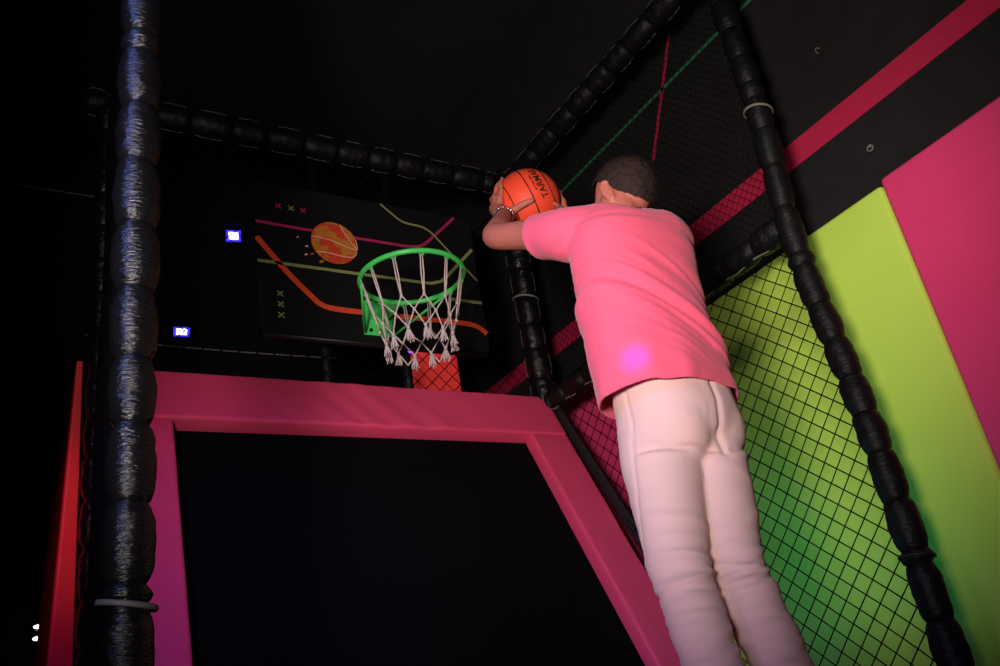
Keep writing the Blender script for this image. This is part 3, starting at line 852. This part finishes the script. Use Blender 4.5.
# ------------------------------------------------------------------ far lights and cables
def flood(loc, label, size, aim):
    d = (V(aim)-V(loc)).normalized(); q = d.to_track_quat('-Y','Z')
    t = thing('flood_light', label, 'light', loc, 'ultraviolet flood lights at the back', q)
    a, b = size
    bm = bmesh.new(); box(bm, (-a-.012,.0,-b-.012),(a+.012,.05,b+.012), bev=.006); obj('housing', bm, M['steel'], t, local=True)
    bm = bmesh.new(); box(bm, (-a,-.004,-b),(a,.002,b), bev=.001); obj('led_panel', bm, M['uv'], t, local=True, smooth=False)
    bm = bmesh.new(); box(bm, (-a*.66,-.008,-b*.66),(a*.66,-.003,b*.66), bev=.001); obj('led_core', bm, M['uvcore'], t, local=True, smooth=False)
    bm = bmesh.new(); tube(bm, [V((-a-.02,.02,0)),V((-a-.02,.02,b+.05)),V((a+.02,.02,b+.05)),V((a+.02,.02,0))], .006, 6); obj('yoke', bm, M['steel'], t, local=True)
    bm = bmesh.new(); tube(bm, [V((0,.02,b+.05)), V((0,.20,b+.05))], .008, 6); obj('arm', bm, M['steel'], t, local=True)
    return t
flood((1.50,5.34,4.626), 'bright violet blue flood light left of the hoop board', (.050,.040), (.3,0,2.2))
flood((1.145,5.34,3.825), 'small blue flood light low, just above the pink frame by the nearest post', (.050,.030), (.3,0,1.4))
t = thing('indicator_light', 'small violet light under the green rim, at the top of the red panel', 'light', (1.728,3.32,2.785))
bm = bmesh.new(); ellipsoid(bm, V((1.728,3.312,2.785)), (.015,.012,.016)); obj('lens', bm, M['violet'], t)
bm = bmesh.new(); tube(bm, [(1.728,3.315,2.785),(1.724,3.345,2.785)], .018, 12); obj('housing', bm, M['steel'], t)
for z, lab in ((2.034,'upper of two tiny white lights in the dark at the lower left'),(1.973,'lower of two tiny white lights in the dark at the lower left')):
    t = thing('spot_lamp', lab, 'light', (.425,5.44,z), 'tiny white lights far off at the lower left')
    bm = bmesh.new(); ellipsoid(bm, V((.425,5.43,z)), (.020,.012,.010)); obj('lens', bm, M['white'], t)
    bm = bmesh.new(); tube(bm, [(.425,5.44,z),(.425,5.50,z)], .02, 12); obj('housing', bm, M['steel'], t)
def cable(pts, label):
    bm = bmesh.new(); P, _ = smoothchain(pts, [1]*len(pts), 8); tube(bm, P, .0045, 6)
    tag(obj('cable', bm, M['cord']), label, 'cable')
cable([(-4,5.49,4.93),(-2,5.49,4.89),(-.7,5.49,4.875),(.04,5.49,4.877),(.615,5.49,4.878),(.66,5.51,4.90)], 'thin pale cable across the dark, left of the nearest padded post')
cable([(.6,5.51,3.84),(.64,5.49,3.81),(1.04,5.49,3.792),(1.56,5.49,3.789),(2.2,5.49,3.80),(2.24,5.51,3.82)], 'thin cable low in the dark, between nearest post and hoop board')

# ------------------------------------------------------------------ light
def lamp(kind, name, loc, aim, power, col, size=.2, angle=60, blend=.5):
    l = bpy.data.lights.new(name, kind); l.energy = power; l.color = col
    if kind == 'SPOT': l.spot_size = math.radians(angle); l.spot_blend = blend; l.shadow_soft_size = size
    elif kind == 'AREA': l.shape = 'DISK'; l.size = size
    else: l.shadow_soft_size = size
    o = bpy.data.objects.new(name, l); C.objects.link(o); o.location = loc
    o.rotation_mode = 'QUATERNION'; o.rotation_quaternion = (V(aim)-V(loc)).to_track_quat('-Z','Y'); o['kind'] = 'helper'
    return o
lamp('SPOT', 'key_lamp', (-.62,-.05,1.40), (1.34,1.82,2.62), 440, (1,.86,.82), .22, 70, 1.0)
lamp('SPOT', 'wall_fill', (.6,.3,3.6), (XW,1.80,2.45), 85, (.97,.95,.80), .3, 31, 1.)  # unseen fill added to brighten the lime pad on the right wall
lamp('SPOT', 'magenta_lamp', (-1.6,.2,3.6), (.45,2.9,1.75), 100, (.66,.02,1), .15, 32, 1.)
lamp('SPOT', 'blue_lamp', (-1.3,.5,3.75), (.27,1.70,2.35), 240, (.20,.32,1), .2, 40, .9)
lamp('SPOT', 'green_glow_fill', (1.9,2.45,1.30), (XW,2.0,1.75), 13, (.03,.72,.9), .25, 84, 1.)  # added fill without a fixture, stands in for the lime vinyl's fluorescence
lamp('SPOT', 'wedge_red_fill', (-.9,1.0,3.2), (.29,3.36,2.0), 100, (1,.32,.30), .1, 15, 1.)  # unseen red fill, added only to brighten the wedge pad
lamp('SPOT', 'red_panel_fill', (2.12,3.42,3.75), (2.03,3.66,2.72), 36, (1,.5,.55), .05, 60, 1.)  # added fill behind the net that lifts the red panel, no real fixture
lamp('SPOT', 'violet_low_fill', (-.6,.8,.2), (1.33,1.38,1.12), 24, (.75,.25,1), .15, 34, 1.)  # unseen low fill added to tint the lower trousers purple
lamp('SPOT', 'violet_spot', (-.9,-.6,3.0), (1.336,1.435,1.832), 950, (.03,0,1), .012, 1.7, 1.)
w = bpy.data.worlds.new('World'); bpy.context.scene.world = w; w.use_nodes = True
w.node_tree.nodes['Background'].inputs[0].default_value = (.012,.012,.014,1); w.node_tree.nodes['Background'].inputs[1].default_value = .1

# ------------------------------------------------------------------ camera
cd = bpy.data.cameras.new('Camera'); cam = bpy.data.objects.new('Camera', cd); C.objects.link(cam)
cd.sensor_width = 36; cd.lens = 885.08*36/1000; cd.clip_start = .02
cam.matrix_world = Matrix.Translation(CAM) @ camM.to_4x4()
bpy.context.scene.camera = cam
vs = bpy.context.scene.view_settings
vs.view_transform = 'Standard'; vs.look = 'None'; vs.gamma = 1; vs.exposure = 0; vs.use_curve_mapping = False
